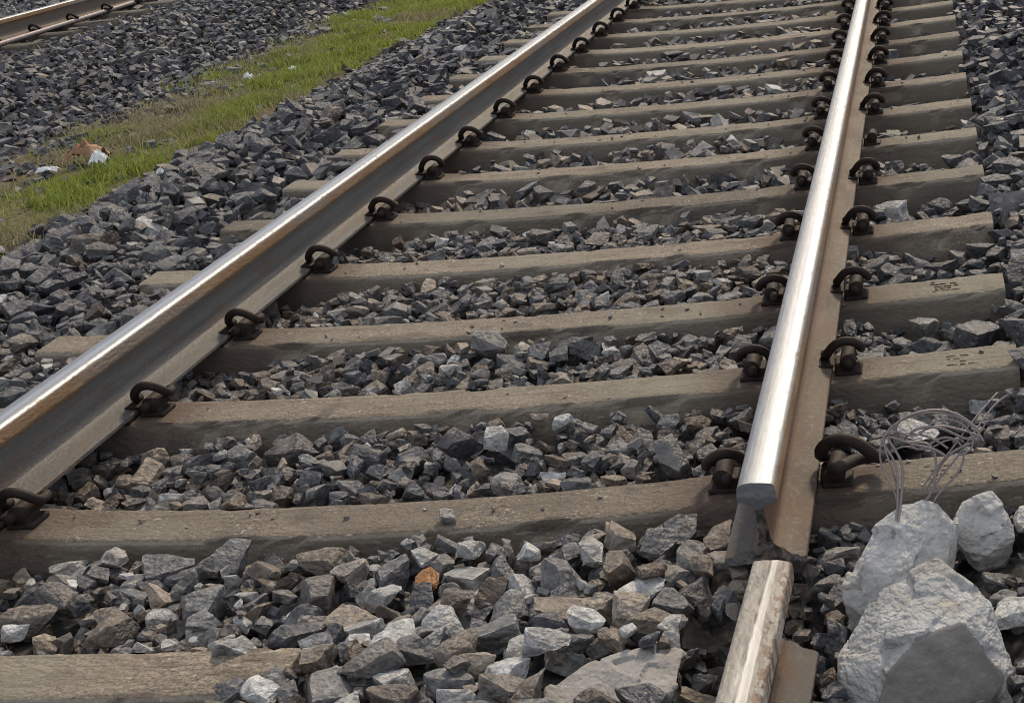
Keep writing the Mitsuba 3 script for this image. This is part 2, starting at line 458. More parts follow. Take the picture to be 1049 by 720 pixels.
rail(XL, -2.2, 19, 'long unbroken steel rail with polished top on the left of the near track', low='grey_foot_material')
up = dict(head=lambda x, z: 0.004 + rough(1, .0025)(x, z) + 0.012 * np.clip((-z - 0.03) / 0.03, 0, 1),
          web=lambda x, z: 0.016 + 0.028 * np.clip((-z - 0.058) / 0.085, 0, 1) ** 0.7 + 0.018 * (x > 0.001) * np.clip((-z - 0.07) / 0.07, 0, 1) + rough(2, .013, 70)(x, z),
          foot=lambda x, z: 0.026 + 0.016 * np.exp(-((x - .012) / .026) ** 2) + 0.010 * np.clip(z + .172, 0, .03) / .03 + rough(3, .018, 60)(x, z))
rail(XR, -0.305, 19, 'right rail of the near track, snapped clean through at its near end', ends=up)
low = dict(head=lambda x, z: -0.004 - (rough(4, .003)(x, z)),
           web=lambda x, z: -0.045 - 0.03 * np.clip((-z - 0.06) / 0.08, 0, 1) - rough(5, .006, 90)(x, z),
           foot=lambda x, z: -0.010 - 0.020 * np.clip(x / 0.07, -1, 1) - rough(6, .010, 60)(x, z))
# the dropped piece is built pointing the other way and turned round
turn = trimesh.transformations.rotation_matrix(math.pi, [0, 0, 1])
low = {k: (lambda f: (lambda x, z: -f(-x, z)))(f) for k, f in low.items()}
pose = (trimesh.transformations.translation_matrix([0.070, -0.432, -0.082])
        @ trimesh.transformations.rotation_matrix(math.radians(-1.8), [0, 0, 1])
        @ trimesh.transformations.rotation_matrix(math.radians(-0.6), [1, 0, 0])
        @ trimesh.transformations.rotation_matrix(math.radians(2.5), [0, 1, 0]) @ turn)
rail(0.0, 0.0, 1.9, 'short dropped rail piece with rusty worn head, lower than the broken rail beside the rubble', ends=low, pose=pose, head='worn_head_material')
rail(-7.19, 4.0, 24, 'distant rail of the neighbouring track in the far left corner', low='dark_foot_material')

# ---------------------------------------------------------------- sleepers
ORD = ['', 'first', 'second', 'third', 'fourth', 'fifth', 'sixth', 'seventh', 'eighth', 'ninth', 'tenth', 'eleventh', 'twelfth', 'thirteenth', 'fourteenth', 'fifteenth']


def which(n):
    return 'under the rail break' if n == 0 else ('nearest the camera, before the break' if n == -1 else f'{ORD[n]} beyond the rail break')


def sleeper_mesh(n, x0, x1, yc, topfn, seed):
    xs = np.arange(x0, x1 + 1e-6, (x1 - x0) / 138)
    zt = topfn(xs)
    V = []
    ring = [(-.125, None), (-.112, .115), (-.098, .06), (-.083, .018), (-.0790, .0095), (-.0735, .0035), (-.066, 0.0), (-.045, .0), (-.022, .0), (0, .0), (.022, 0), (.045, .0), (.066, .0), (.0735, .0035), (.079, .0095), (.083, .018), (.098, .06), (.112, .115), (.125, None)]
    for i, x in enumerate(xs):
        endf = min(1, 0.965 + min(x - x0, x1 - x) * 1.2)
        for w, dz in ring:
            V.append((x, w * endf, zt[i] - dz if dz is not None else SEAT - 0.215))
    V = np.array(V)
    nr = len(ring)
    q = np.c_[V[:, 0] * 20, V[:, 1] * 20, V[:, 2] * 20 + seed * 3.7]
    e1 = meshkit.fbm(q, 3, seed) - 0.5
    e2 = meshkit.fbm(q * 3.5, 3, seed + 9) - 0.5
    chip = np.maximum(meshkit.fbm(np.c_[V[:, 0] * 9, V[:, 1] * 25, V[:, 2] * 0 + seed], 4, seed + 4) - 0.56, 0)
    edge = np.isin(np.arange(len(V)) % nr, [3, 4, 5, 13, 14, 15])
    V[:, 2] += 0.003 * e1 + 0.003 * e2 - edge * chip * 0.06
    V[:, 1] += (0.004 * e2 + 0.003 * e1) - np.sign(V[:, 1]) * edge * chip * 0.05
    V[:, 1] += yc
    F = []
    for i in range(len(xs) - 1):
        for j in range(nr - 1):
            a = i * nr + j
            F += [[a, a + nr, a + nr + 1], [a, a + nr + 1, a + 1]]
    c0, c1 = len(V), len(V) + 1
    V = np.vstack([V, V[:nr].mean(0) - [0.004, 0, 0], V[-nr:].mean(0) + [0.004, 0, 0]])
    L = (len(xs) - 1) * nr
    for j in range(nr - 1):
        F += [[c0, j, j + 1], [c1, L + j + 1, L + j]]
    m = trimesh.Trimesh(V, F, process=False)
    if m.volume < 0:
        m.invert()
    return m


# the clip, in the frame of its rail seat: x outward from the edge of the rail foot, y along the track, z up from the sleeper
CLIP_PATH = [(.044, -.074, .033), (.044, -.02, .033), (.044, .040, .033), (.052, .062, .035), (.069, .070, .042), (.085, .056, .048), (.092, .026, .050), (.090, -.004, .066), (.074, -.020, .088),
             (.044, -.026, .099), (.014, -.022, .088), (-.008, -.010, .060), (-.017, .012, .041), (-.019, .040, .0375)]
clip_mesh = tube(np.array(CLIP_PATH) * [.78, .78, .72] + [.001, 0, .009], .0112, 9, 5)
shoulder_mesh = join([rounded_box((.062, .072, .014), .005, (.040, 0, .004)), rounded_box((.030, .062, .030), .007, (.022, 0, .016)),
                      tube([(.040, -.034, .033), (.040, .034, .033)], .0195, 12, 2), rounded_box((.032, .060, .03), .006, (.040, 0, .016))])
liner_mesh = rounded_box((.036, .062, .006), .002, (-.012, 0, .0255))


def seat_frame(xr, side, yc, zt):
    """side = +1: the clip outside towards +x of the rail, -1: towards -x."""
    M = np.eye(4)
    if side < 0:
        M = M @ np.diag([-1, 1, 1, 1])
    M[:3, 3] = [xr + side * 0.075, yc, zt]
    return M


def placed(mesh, M):
    m = mesh.copy()
    m.apply_transform(M)
    if np.linalg.det(M[:3, :3]) < 0 and m.volume < 0:
        m.invert()
    return m


srng = np.random.default_rng(11)
END_L, END_R = -2.205, 0.548
for n in range(-1, 14):
    k = key_for('concrete_sleeper')
    yc = YC[n]
    shade = srng.random() if n >= 0 else 0.75
    m = sleeper_mesh(n, END_L, END_R if n >= 0 else -.775, yc, lambda x: sleeper_top(x, n), n + 20)
    uv = lambda v: np.c_[v[:, 0] - MID, np.full(len(v), shade)]
    mm = trimesh.graph.smooth_shade(m, angle=math.radians(40), facet_minarea=None)
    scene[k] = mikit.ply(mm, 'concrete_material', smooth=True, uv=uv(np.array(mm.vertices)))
    if n == -1:
        lab = 'broken end of a concrete sleeper in the bottom left corner'
    elif n == 0:
        lab = 'dusty concrete sleeper directly under the snapped end of the right rail'
    else:
        lab = f'weathered brown concrete sleeper, {ORD[n]} beyond the one under the rail break'
    say(k, lab, 'sleeper', 'concrete sleepers of the near track')
    for xr, tag in ((XL, 'left'), (XR, 'right')):
        if n >= 0:
            pad = rounded_box((.150, .150, .007), .002, (xr, yc, SEAT + .0042))
            put(pad, 'rubber_material', 'rail_pad', k)
        for side in (-1, 1):
            if n < 0:
                continue
            M = seat_frame(xr, side, yc, SEAT)
            put(placed(shoulder_mesh, M), 'iron_material', 'shoulder', k, smooth=40)
            if n == 5 and tag == 'right' and side == 1:
                continue          # the photograph shows a stone where this clip should be
            C = M @ np.block([[trimesh.transformations.rotation_matrix(srng.normal(0, .11), [srng.normal(0, .25), srng.normal(0, .25), 1])[:3, :3], np.array([[0], [srng.normal(0, .004)], [0]])], [np.zeros((1, 3)), np.ones((1, 1))]])
            io = 'outer' if (side > 0) == (tag == 'right') else 'inner'
            text = f'rusty rail clip, {io} side of {tag} rail, ' + ('sleeper under the break' if n == 0 else f'{ORD[n]} sleeper beyond the break')
            if n == 0 and tag == 'right' and side == 1:
                C = (trimesh.transformations.translation_matrix([XR + .075 + .018, yc - 0.01, SEAT + .012])
                     @ trimesh.transformations.rotation_matrix(math.radians(-22), [0, 0, 1]) @ trimesh.transformations.rotation_matrix(math.radians(-14), [1, 0, 0])
                     @ np.diag([1.35, 1.2, 1.1, 1]))
                text = 'loose displaced rail clip lying askew beside the snapped end of the right rail'
            ck = put(placed(clip_mesh, C), 'iron_material', 'rail_clip', smooth=True, label=text, cat='rail clip', group='rail clips of the near track')
            if not (n == 0 and tag == 'right'):
                put(placed(liner_mesh, M), 'iron_material', 'liner', k)
    if n in (0, 1, 2):         # shallow cast marks near the right-hand end, too worn to read
        g = np.random.default_rng(50 + n)
        for row in range(4):
            x = (0.325, 0.385, 0.36)[n]
            y = yc - 0.035 + row * 0.019
            parts = []
            for q in range(3):
                w = g.uniform(.008, .026)
                if g.random() < .25:
                    x += w
                    continue
                parts.append(rounded_box((w, g.uniform(.004, .007), .003), .0012, (x + g.uniform(-.004, .004) + w / 2, y + g.uniform(-.002, .002), float(sleeper_top(x, n)) + .0004)))
                x += w + .004
            put(join(parts), 'mark_material', 'cast_mark', k)

FAR = [('first', 2), ('second', 3), ('third', 4), ('fourth', 5), ('fifth', 6), ('sixth', 7)]
for nth, i in FAR:
    y = 7.2 + 0.62 * i
    k = key_for('concrete_sleeper')
    m = sleeper_mesh(1, -8.07 - 1.37, -8.07 + 1.37, y, lambda x: np.full(np.shape(x), SEAT), 60 + i)
    mm = trimesh.graph.smooth_shade(m, angle=math.radians(40), facet_minarea=None)
    scene[k] = mikit.ply(mm, 'concrete_material', smooth=True, uv=np.c_[np.array(mm.vertices)[:, 0] + 8.07, np.full(len(mm.vertices), -0.6)])
    say(k, f'{nth} grey sleeper end from the left edge, beside the distant rail', 'sleeper', 'sleepers of the far track')
    M = seat_frame(-7.19, 1, y, SEAT)
    put(placed(shoulder_mesh, M), 'iron_material', 'shoulder', k, smooth=40)
    put(placed(clip_mesh, M), 'iron_material', 'rail_clip', smooth=True, label=f'small dark rail clip of the distant rail, on its {nth} sleeper from the left edge', cat='rail clip', group='rail clips of the far track')
put(tube([(-6.90, 6.4, SEAT + .022), (-7.00, 9.0, SEAT + .022), (-7.12, 12, SEAT + .022), (-7.16, 15, SEAT + .022)], .019, 8, 4), 'wire_material', 'rod', smooth=True,
    label='long thin pale rod lying across the sleeper ends beside the distant rail', cat='rod')

# ---------------------------------------------------------------- stones
def polyhedron(g, faces):
    """(planes n, d, hull) of a crushed stone about 1 across: a lopsided block with corners knocked off."""
    while True:
        ax = trimesh.transformations.random_rotation_matrix(g.random(3))[:3, :3]
        half = np.array([0.5, g.uniform(.30, .44), g.uniform(.17, .34)])
        N, D = [], []
        for i in range(3):
            for s in (-1, 1):
                v = np.eye(3)[i] * s + g.normal(0, .24, 3)
                v /= np.linalg.norm(v)
                N.append(v)
                D.append(half[i] * g.uniform(.8, 1.05))
        for _ in range(faces - 6):
            v = g.normal(0, 1, 3)
            v /= np.linalg.norm(v)
            N.append(v)
            D.append(np.sqrt(((half * v) ** 2).sum()) * g.uniform(.78, 1.05))
        N, D = np.array(N), np.array(D)
        try:
            hs = HalfspaceIntersection(np.c_[N, -D], np.zeros(3))
            V = np.unique(np.round(hs.intersections, 5), axis=0)
            hull = ConvexHull(V)
        except Exception:
            continue
        size = np.ptp(V, axis=0)
        if size.max() < 1.7 and len(V) < 40:
            k = 1 / size.max()
            h = trimesh.Trimesh(V * k, hull.simplices, process=True)
            h.fix_normals()
            return N, D * k, h


def refine(m, edge):
    import manifold3d as m3
    mm = m3.Manifold(m3.Mesh(np.asarray(m.vertices, np.float32), np.asarray(m.faces, np.uint32)))
    r = mm.refine_to_length(float(edge)).to_mesh()
    out = trimesh.Trimesh(r.vert_properties[:, :3], r.tri_verts, process=True)
    return out


def detailed(h, g, edge=.12, amp=.075):
    m = refine(h, edge)
    v0 = m.vertices.copy()
    trimesh.smoothing.filter_laplacian(m, lamb=.5, iterations=1)
    v = np.array(m.vertices) * .55 + v0 * .45
    o = g.uniform(0, 50, 3)
    nn = m.vertex_normals
    v = v + nn * (amp * (meshkit.fbm(v * 3.2 + o, 3) - .5) * 1.6 + amp * .5 * (meshkit.fbm(v * 11 + o, 2) - .5))[:, None]
    wear = np.einsum('ij,ij->i', v0 - np.array(m.vertices), nn) / edge      # chipped, lighter arrises
    wear = np.clip(wear * 5, 0, 1) * (.4 + .9 * meshkit.noise(v * 9 + o))
    m = trimesh.Trimesh(v, m.faces, process=False)
    m.vertex_attributes['wear'] = wear
    out = trimesh.graph.smooth_shade(m, angle=math.radians(27), facet_minarea=None)
    from scipy.spatial import cKDTree
    out.metadata['wear'] = wear[cKDTree(v).query(np.array(out.vertices))[1]]
    return out


g = np.random.default_rng(21)
PROTO = [polyhedron(g, f) for f in [9, 10, 11, 12] * 12]
SMALL = [polyhedron(g, f) for f in [7, 8, 8] * 8]
FINE = [detailed(p[2], g) for p in PROTO]


def lie(g, tilt):
    a = trimesh.transformations.rotation_matrix(g.uniform(0, 2 * np.pi), [0, 0, 1])[:3, :3]
    b = trimesh.transformations.rotation_matrix(g.normal(0, tilt), [g.normal(), g.normal(), .01])[:3, :3]
    return b @ a


TURN = [lie(g, .5) for _ in range(64)]

RES = 0.01
GX0, GX1, GY0, GY1 = -11.0, 2.2, -1.6, 16.5
nx, ny = int((GX1 - GX0) / RES), int((GY1 - GY0) / RES)
gx, gy = GX0 + (np.arange(nx) + .5) * RES, GY0 + (np.arange(ny) + .5) * RES
Xg, Yg = np.meshgrid(gx, gy, indexing='ij')
# coarse land, bilinear by repetition
LAND = np.repeat(np.repeat(land(Xg[::4, ::4], Yg[::4, ::4]), 4, 0), 4, 1)[:nx, :ny]
del Xg, Yg
BASE = LAND - 0.068
ii, jj = np.nonzero((gx > -.3) & (gx < .3))[0], np.nonzero(gy < -.15)[0]
BASE[np.ix_(ii, jj)] -= hollow(gx[ii][:, None], gy[jj][None])
CEIL = np.full((nx, ny), 9.0)
SOLID = np.zeros((nx, ny), bool)          # nothing may lie on this
for n in SLEEPERS:
    if n < -1 or n > 13:
        continue
    ix = np.nonzero((gx > END_L - .01) & (gx < (END_R if n >= 0 else -.775) + .01))[0]
    iy = np.nonzero(np.abs(gy - YC[n]) < .125)[0]
    t = sleeper_top(gx[ix], n)[:, None] - np.interp(np.abs(gy[iy] - YC[n]), [0, .07, .083, .098, .112, .125], [0, 0, .018, .06, .115, .2])[None]
    sub = np.ix_(ix, iy)
    BASE[sub] = np.maximum(BASE[sub], t)
    SOLID[np.ix_(ix, np.nonzero(np.abs(gy - YC[n]) < .088)[0])] = True
for _, i in FAR:
    ix = np.nonzero((gx > -9.45) & (gx < -6.69))[0]
    iy = np.nonzero(np.abs(gy - 7.2 - .62 * i) < .10)[0]
    SOLID[np.ix_(ix, iy)] = True
    BASE[np.ix_(ix, iy)] = np.maximum(BASE[np.ix_(ix, iy)], SEAT)
for xr, y0 in ((XL, -9), (XR, -.29), (-7.19, -9)):
    ix = np.nonzero(np.abs(gx - xr) < .079)[0]
    CEIL[np.ix_(ix, np.nonzero(gy > y0)[0])] = -.178
    for n in range(0, 14):                    # fastenings
        if xr != -7.19:
            ii = np.nonzero(np.abs(gx - xr) < .19)[0]
            CEIL[np.ix_(ii, np.nonzero(np.abs(gy - YC[n]) < .085)[0])] = -.20
ix = np.nonzero(np.abs(gx - .045) < .105)[0]
CEIL[np.ix_(ix, np.nonzero((gy < -.42) & (gy > -2.4))[0])] = -.265
ix = np.nonzero(np.abs(gx - .058) < .055)[0]
CEIL[np.ix_(ix, np.nonzero((gy < -.25) & (gy > -.46))[0])] = -.262


def envelope(N, D, cx, cy):
    """bottom and top of the convex stone over the cells (cx, cy), and where it is."""
    dn, upw = N[:, 2] < -1e-3, N[:, 2] > 1e-3
    side = ~(dn | upw)
    zz = (D[:, None, None] - N[:, 0, None, None] * cx[None, :, None] - N[:, 1, None, None] * cy[None, None, :])
    bot = (zz[dn] / N[dn, 2][:, None, None]).max(0)
    top = (zz[upw] / N[upw, 2][:, None, None]).min(0)
    ok = bot < top
    if side.any():
        ok &= (zz[side] > 0).all(0)
    return bot, top, ok


def settle(proto, R, s, x, y, sink, limit, force=False):
    """Drops the stone at (x, y); returns z of its middle or None. limit: how far above the land its top may reach."""
    N, D, h = proto
    N = N @ R.T
    D = D * s
    r = .62 * s
    i0, i1 = int((x - r - GX0) / RES), int((x + r - GX0) / RES) + 1
    j0, j1 = int((y - r - GY0) / RES), int((y + r - GY0) / RES) + 1
    if i0 < 0 or j0 < 0 or i1 >= nx or j1 >= ny:
        return None
    bot, top, ok = envelope(N, D, gx[i0:i1] - x, gy[j0:j1] - y)
    if not ok.any():
        return None
    base = BASE[i0:i1, j0:j1]
    gap = np.where(ok, base - bot, -9)
    z = gap.max()
    if not force:
        if (SOLID[i0:i1, j0:j1] & ok & (gap > z - .012)).any():
            return None
        z -= sink * s
        reach = np.where(ok, z + top, -9)
        if reach.max() > LAND[(i0 + i1) // 2, (j0 + j1) // 2] + limit or (reach > CEIL[i0:i1, j0:j1]).any():
            return None
    else:
        z = LAND[(i0 + i1) // 2, (j0 + j1) // 2] + limit - top[ok].max()
        if force == 'rest':
            z = gap.max() - .003
    BASE[i0:i1, j0:j1] = np.maximum(base, np.where(ok, z + top, -9))
    return z


STONES = []           # (kind, proto, R, s, x, y, z, tone, hue, hero)


def tint(x, y, g):
    """(tone, hue): bluish dark stones on the shoulders, mixed and browner ones in the track, rust-brown near the rails."""
    inside = XL - .1 < x < .12
    near = min(abs(x - XL), abs(x - XR)) if inside else 1.0
    u = g.random()
    if inside:
        tone = g.beta(1.1, 3.0) * .8
        hue = g.uniform(0, .62) if g.random() > np.exp(-near / .18) * .9 else g.uniform(.6, .93)
        if y < 0 and u < .24:
            tone = g.uniform(.65, 1)
        elif u < .10:
            tone = g.uniform(.55, .95)
        if g.random() < .28:
            hue = g.uniform(.6, .93)
    else:
        tone = g.beta(1.2, 5.0) * .75
        hue = g.uniform(0, .5) if g.random() < .9 else g.uniform(.5, .85)
        if u < .03:
            tone = g.uniform(.6, .9)
    return tone, hue


# stones that the photograph shows singly: (x, y, size, how far its top stands over the ballast, tone, hue, flat?, label)
HERO = [
    (-.622, -.229, .068, .035, .5, .97, 0, 'rusty orange stone lying among grey ballast before the sleeper under the break'),
    (-1.392, -.345, .048, .03, 1.0, .1, 0, 'small bright bluish white stone near the left edge, just beyond the nearest sleeper'),
    (-.895, -.449, .088, .045, .62, .1, 2, 'squarish upright blue-grey stone block beside the nearest sleeper end'),
    (-.418, -.493, .105, .05, .50, .2, 0, 'large rounded mid-grey stone in the middle of the near heap'),
    (-.294, -.405, .130, .05, .42, .72, 0, 'large brown-grey stone on top of the near heap'),
    (-.426, -.175, .070, .045, .92, .2, 0, 'pale whitish angular stone just before the sleeper under the break'),
    (-.349, -.266, .105, .045, .46, .1, 2, 'steep blue-grey stone slab leaning beside the whitish angular stone'),
    (-.671, -.442, .095, .045, .70, .1, 0, 'pale bluish rough stone left of the middle of the near heap'),
    (-.573, -.523, .110, .03, .86, .2, 1, 'flat elongated pale stone in the near heap'),
    (-.538, -.651, .092, .03, .74, .1, 0, 'pale round stone at the bottom edge of the picture'),
    (-.243, -.500, .066, .045, .95, .2, 0, 'small whitish stone behind the flat concrete slab'),
    (-.290, -.600, .088, .05, .68, .3, 0, 'pale grey stone at the left end of the flat concrete slab'),
    (-.165, -.555, .046, .04, .9, .1, 0, 'tiny pale stone right above the flat concrete slab'),
    (-.234, -.269, .108, .055, .25, .75, 2, 'dark brown pyramid-shaped stone before the sleeper under the break'),
    (-.132, -.480, .090, .045, .3, .72, 0, 'brown blocky stone between the near heap and the dropped rail piece'),
    (-.691, -.270, .070, .035, .78, .2, 0, 'light grey stone left of the rusty orange stone'),
    (-.573, -.103, .062, .04, .8, .1, 0, 'light grey stone touching the front of the sleeper under the break'),
    (-.735, .393, .105, .075, .05, .15, 2, 'nearly black upright stone block in the first gap beyond the break'),
    (-.655, .427, .075, .055, .85, .3, 0, 'pale stone right of the nearly black upright block'),
    (-.570, .520, .042, .045, .75, .80, 0, 'small yellowish stone below the first sleeper beyond the break'),
    (-.510, .500, .058, .045, .9, .05, 0, 'small bluish white stone beside the yellowish stone'),
    (-.226, .300, .125, .06, .35, .2, 2, 'large tilted grey stone near the right rail in the first gap beyond the break'),
    (-.848, 1.084, .105, .06, .45, .05, 0, 'bluish grey stone against the second sleeper beyond the break'),
    (-.570, 1.015, .085, .055, .35, .05, 2, 'blue-grey squarish stone in the second gap beyond the break, right of the bluish grey one'),
    (.230, 2.250, .130, .05, .72, .02, 1, 'flat pale blue-green stone outside the right rail'),
    (.342, 1.040, .105, .06, .62, .55, 0, 'pale mottled stone outside the right rail in the second gap beyond the break'),
    (.450, .960, .120, .06, .12, .05, 2, 'dark blue-grey square block outside the right rail by the sleeper end'),
    (.243, 1.470, .13, .05, .15, .2, 0, 'dark stone between two rail clips outside the right rail'),
    (.165, -.170, .085, .035, .66, .05, 0, 'pale greenish grey stone just right of the snapped rail end'),
    (.165, -.325, .085, .025, .22, .1, 0, 'dark stone wedged between the dropped rail piece and the rubble'),
    (.310, .350, .115, .06, .85, .1, 0, 'whitish stone lying behind the tangled wires'),
    (-1.380, -.200, .095, .045, .3, .6, 2, 'upright brownish grey slab of stone before the left end of the sleeper under the break'),
    (-1.400, -.290, .120, .03, .25, .68, 1, 'broad brown-grey stone at the left edge of the picture'),
    (-1.200, -.350, .120, .035, .3, .72, 1, 'broad brownish stone with a flat top beyond the nearest sleeper'),
    (-.867, -.130, .105, .045, .35, .74, 1, 'brown flat stone just before the sleeper under the break, left of centre'),
    (-2.86, 3.02, .165, .09, .12, .15, 0, 'big dark block high on the left ballast shoulder'),
    (-2.63, 2.93, .145, .08, .14, .1, 2, 'second big dark block on the left ballast shoulder, nearer the rail'),
    (-.105, -.215, .095, .03, .32, .08, 2, 'grey slab of stone tucked left of the snapped rail foot'),
    (-.150, -.100, .085, .04, .3, .1, 0, 'grey stone under the sleeper edge left of the snapped rail'),
    (-1.500, .386, .095, .05, .6, .80, 0, 'tan brown stone beside the left rail in the first gap beyond the break'),
    (-1.535, .500, .080, .05, .5, .84, 0, 'small tan stone right against the left rail before the first sleeper'),
    (-.836, -.345, .090, .035, .2, .3, 0, 'dark flat stone behind the squarish blue-grey block'),
    (-.440, -.590, .085, .035, .4, .7, 1, 'brownish flat stone at the bottom edge left of the slab'),
    (.195, .745, .120, .05, .2, .1, 0, 'dark stone touching the right rail foot below the first sleeper'),
    (.590, 1.300, .110, .06, .05, .1, 0, 'dark round stone at the right edge by a sleeper end'),
    (.580, .640, .090, .05, .05, .1, 0, 'dark stone at the right edge beside the first sleeper end'),
    (.470, -.415, .090, .045, .9, .1, 1, 'smooth oblong white stone right of the big boulder'),
    (.505, -.150, .060, .06, .85, .1, 0, 'pale stone at the right edge beside the rubble'),
]
hg = np.random.default_rng(77)
for (x, y, s, over, tone, hue, shape, text) in HERO:
    best = None
    for _ in range(60):            # a fitting prototype and pose
        k = hg.integers(len(PROTO))
        R = lie(hg, .35)
        v = PROTO[k][2].vertices @ R.T
        e = np.ptp(v, axis=0)
        flat = e[2] / max(e[0], e[1])
        want = {0: .68, 1: .40, 2: .95}[shape]
        c = abs(flat - want) + .5 * abs(max(e[0], e[1]) - 1)
        if shape == 2:
            R2 = trimesh.transformations.rotation_matrix(math.pi / 2 + hg.normal(0, .2), [hg.normal(), hg.normal(), 0.01])[:3, :3] @ R
            e2 = np.ptp(PROTO[k][2].vertices @ R2.T, axis=0)
            c2 = abs(e2[2] / max(e2[0], e2[1]) - want)
            if c2 < c:
                R, c = R2, c2
        if best is None or c < best[0]:
            best = (c, k, R)
    _, k, R = best
    z = settle(PROTO[k], R, s, x, y, 0, over, True)
    STONES.append(('hero', k, R, s, x, y, z, tone, hue, text))


def in_view(x, y, z, margin=40):
    d = np.array([x, y, z]) - EYE
    w = d @ FWD
    if w < .3:
        return False
    right = np.cross(DOWN, FWD)
    u, v = 783.15 + FOCAL * (d @ right) / w, 381.14 + FOCAL * (d @ DOWN) / w
    return -margin < u < 1049 + margin and -margin < v < 720 + margin


# things that lie among the stones take their room first
def keep_clear(x, y, r, top):
    i = (gx > x - r) & (gx < x + r)
    j = (gy > y - r) & (gy < y + r)
    sub = np.ix_(np.nonzero(i)[0], np.nonzero(j)[0])
    d = np.hypot(gx[i][:, None] - x, gy[j][None] - y) < r
    SOLID[sub] |= d
    BASE[sub] = np.maximum(BASE[sub], np.where(d, top, -9))


for args in ((.27, -.31, .075, -.12), (.34, -.26, .07, -.10), (.30, -.55, .11, -.12), (.385, -.52, .08, -.16), (.445, -.16, .06, -.16), (-.20, -.665, .075, -.155), (-.13, -.66, .06, -.155)):
    keep_clear(*args)

sg = np.random.default_rng(5)


def scatter(count, x0, x1, y0, y1, sizes, limit, margin, low, keep=None):
    xs, ys = sg.uniform(x0, x1, count), sg.uniform(y0, y1, count)
    for x, y in zip(xs, ys):
        if not in_view(x, y, -.25, margin) or (keep is not None and sg.random() > keep(x, y)):
            continue
        s = float(np.clip(sg.lognormal(np.log(sizes[0]), sizes[1]), sizes[2], sizes[3]))
        pool = SMALL if low else PROTO
        k = int(sg.integers(len(pool)))
        R = TURN[int(sg.integers(64))]
        z = settle(pool[k], R, s, x, y, .06, limit * sg.uniform(.35, 1.0) + .25 * s * sg.random(), False)
        if z is not None:
            tone, hue = tint(x, y, sg)
            STONES.append(('low' if low else 'near', k, R, s, x, y, z, tone, hue, None))


def off_grass(x, y):
    return 1.0 if (x > -3.55 or x < -4.45) else (.6 if x < -4.2 else .2)


scatter(900, -.85, -.02, -.9, -.12, (.092, .22, .06, .13), .045, 160, False)
scatter(2500, -.85, -.02, -1.0, -.10, (.065, .25, .04, .10), .03, 160, False)
scatter(2200, -3.5, -1.9, .6, 5.0, (.095, .22, .06, .15), .05, 160, False)
scatter(700, .15, 1.1, .0, 3.5, (.095, .22, .06, .14), .045, 160, False)
scatter(1500, -.2, .24, -1.0, -.2, (.05, .25, .03, .08), .02, 160, False)
scatter(26000, -2.6, .75, -1.3, 2.3, (.056, .38, .022, .115), .022, 160, False)      # near track and shoulder
scatter(9000, -2.6, .75, -1.3, 2.3, (.028, .3, .015, .05), .012, 160, False)          # chips in the gaps
scatter(36000, -4.9, 1.5, .8, 10.0, (.058, .36, .028, .12), .024, 120, True, off_grass)
scatter(42000, -10.6, -4.0, 2.5, 16.3, (.060, .33, .032, .11), .020, 60, True, off_grass)

for _ in range(150):                  # crumbs lying on the sleepers
    n = int(sg.integers(0, 9))
    x, y = sg.uniform(-2.1, .5), YC[n] + sg.uniform(-.06, .06)
    if min(abs(x - XL), abs(x - XR)) < .17:
        continue
    s, k, R = sg.uniform(.006, .016), int(sg.integers(len(SMALL))), TURN[int(sg.integers(64))]
    h = SMALL[k][2].vertices @ R.T * s
    STONES.append(('low', k, R, s, x, y, float(sleeper_top(x, n)) - h[:, 2].min() - .001, sg.uniform(.1, .8), sg.uniform(0, .9), None))

# ---- which of them are single objects: the largest in view that lie uncovered
app = []
for i, s in enumerate(STONES):
    kind, k, R, sz, x, y, z, tone, hue, text = s
    d = np.array([x, y, z]) - EYE
    a = sz * FOCAL / (d @ FWD)
    topz = z + ((PROTO if kind != 'low' else SMALL)[k][2].vertices @ R.T)[:, 2].max() * sz
    ci, cj = int((x - GX0) / RES), int((y - GY0) / RES)
    open_ = BASE[max(ci - 1, 0):ci + 2, max(cj - 1, 0):cj + 2].mean() < topz + .006
    app.append(a if (kind == 'near' and open_ and in_view(x, y, z, -4)) else -1)
order = np.argsort(app)[::-1]
single = set(int(i) for i in order[:300 - len(HERO)] if app[i] > 0)


def zone(x, y):
    if x < XL - .05:
        return 'left of the left rail'
    if x > .13:
        return 'right of the right rail near the rubble' if y < .1 else 'right of the right rail beyond the wires'
    if y < YC[0]:
        return 'before the sleeper under the break'
    n = int(np.floor((y - YC[0]) / STEP)) + 1
    return f'in the {ORD[n]} gap beyond the break'


def colour_word(tone, hue):
    if hue > .62:
        return 'brown'
    return 'pale' if tone > .58 else ('mid-grey' if tone > .27 else 'dark grey')


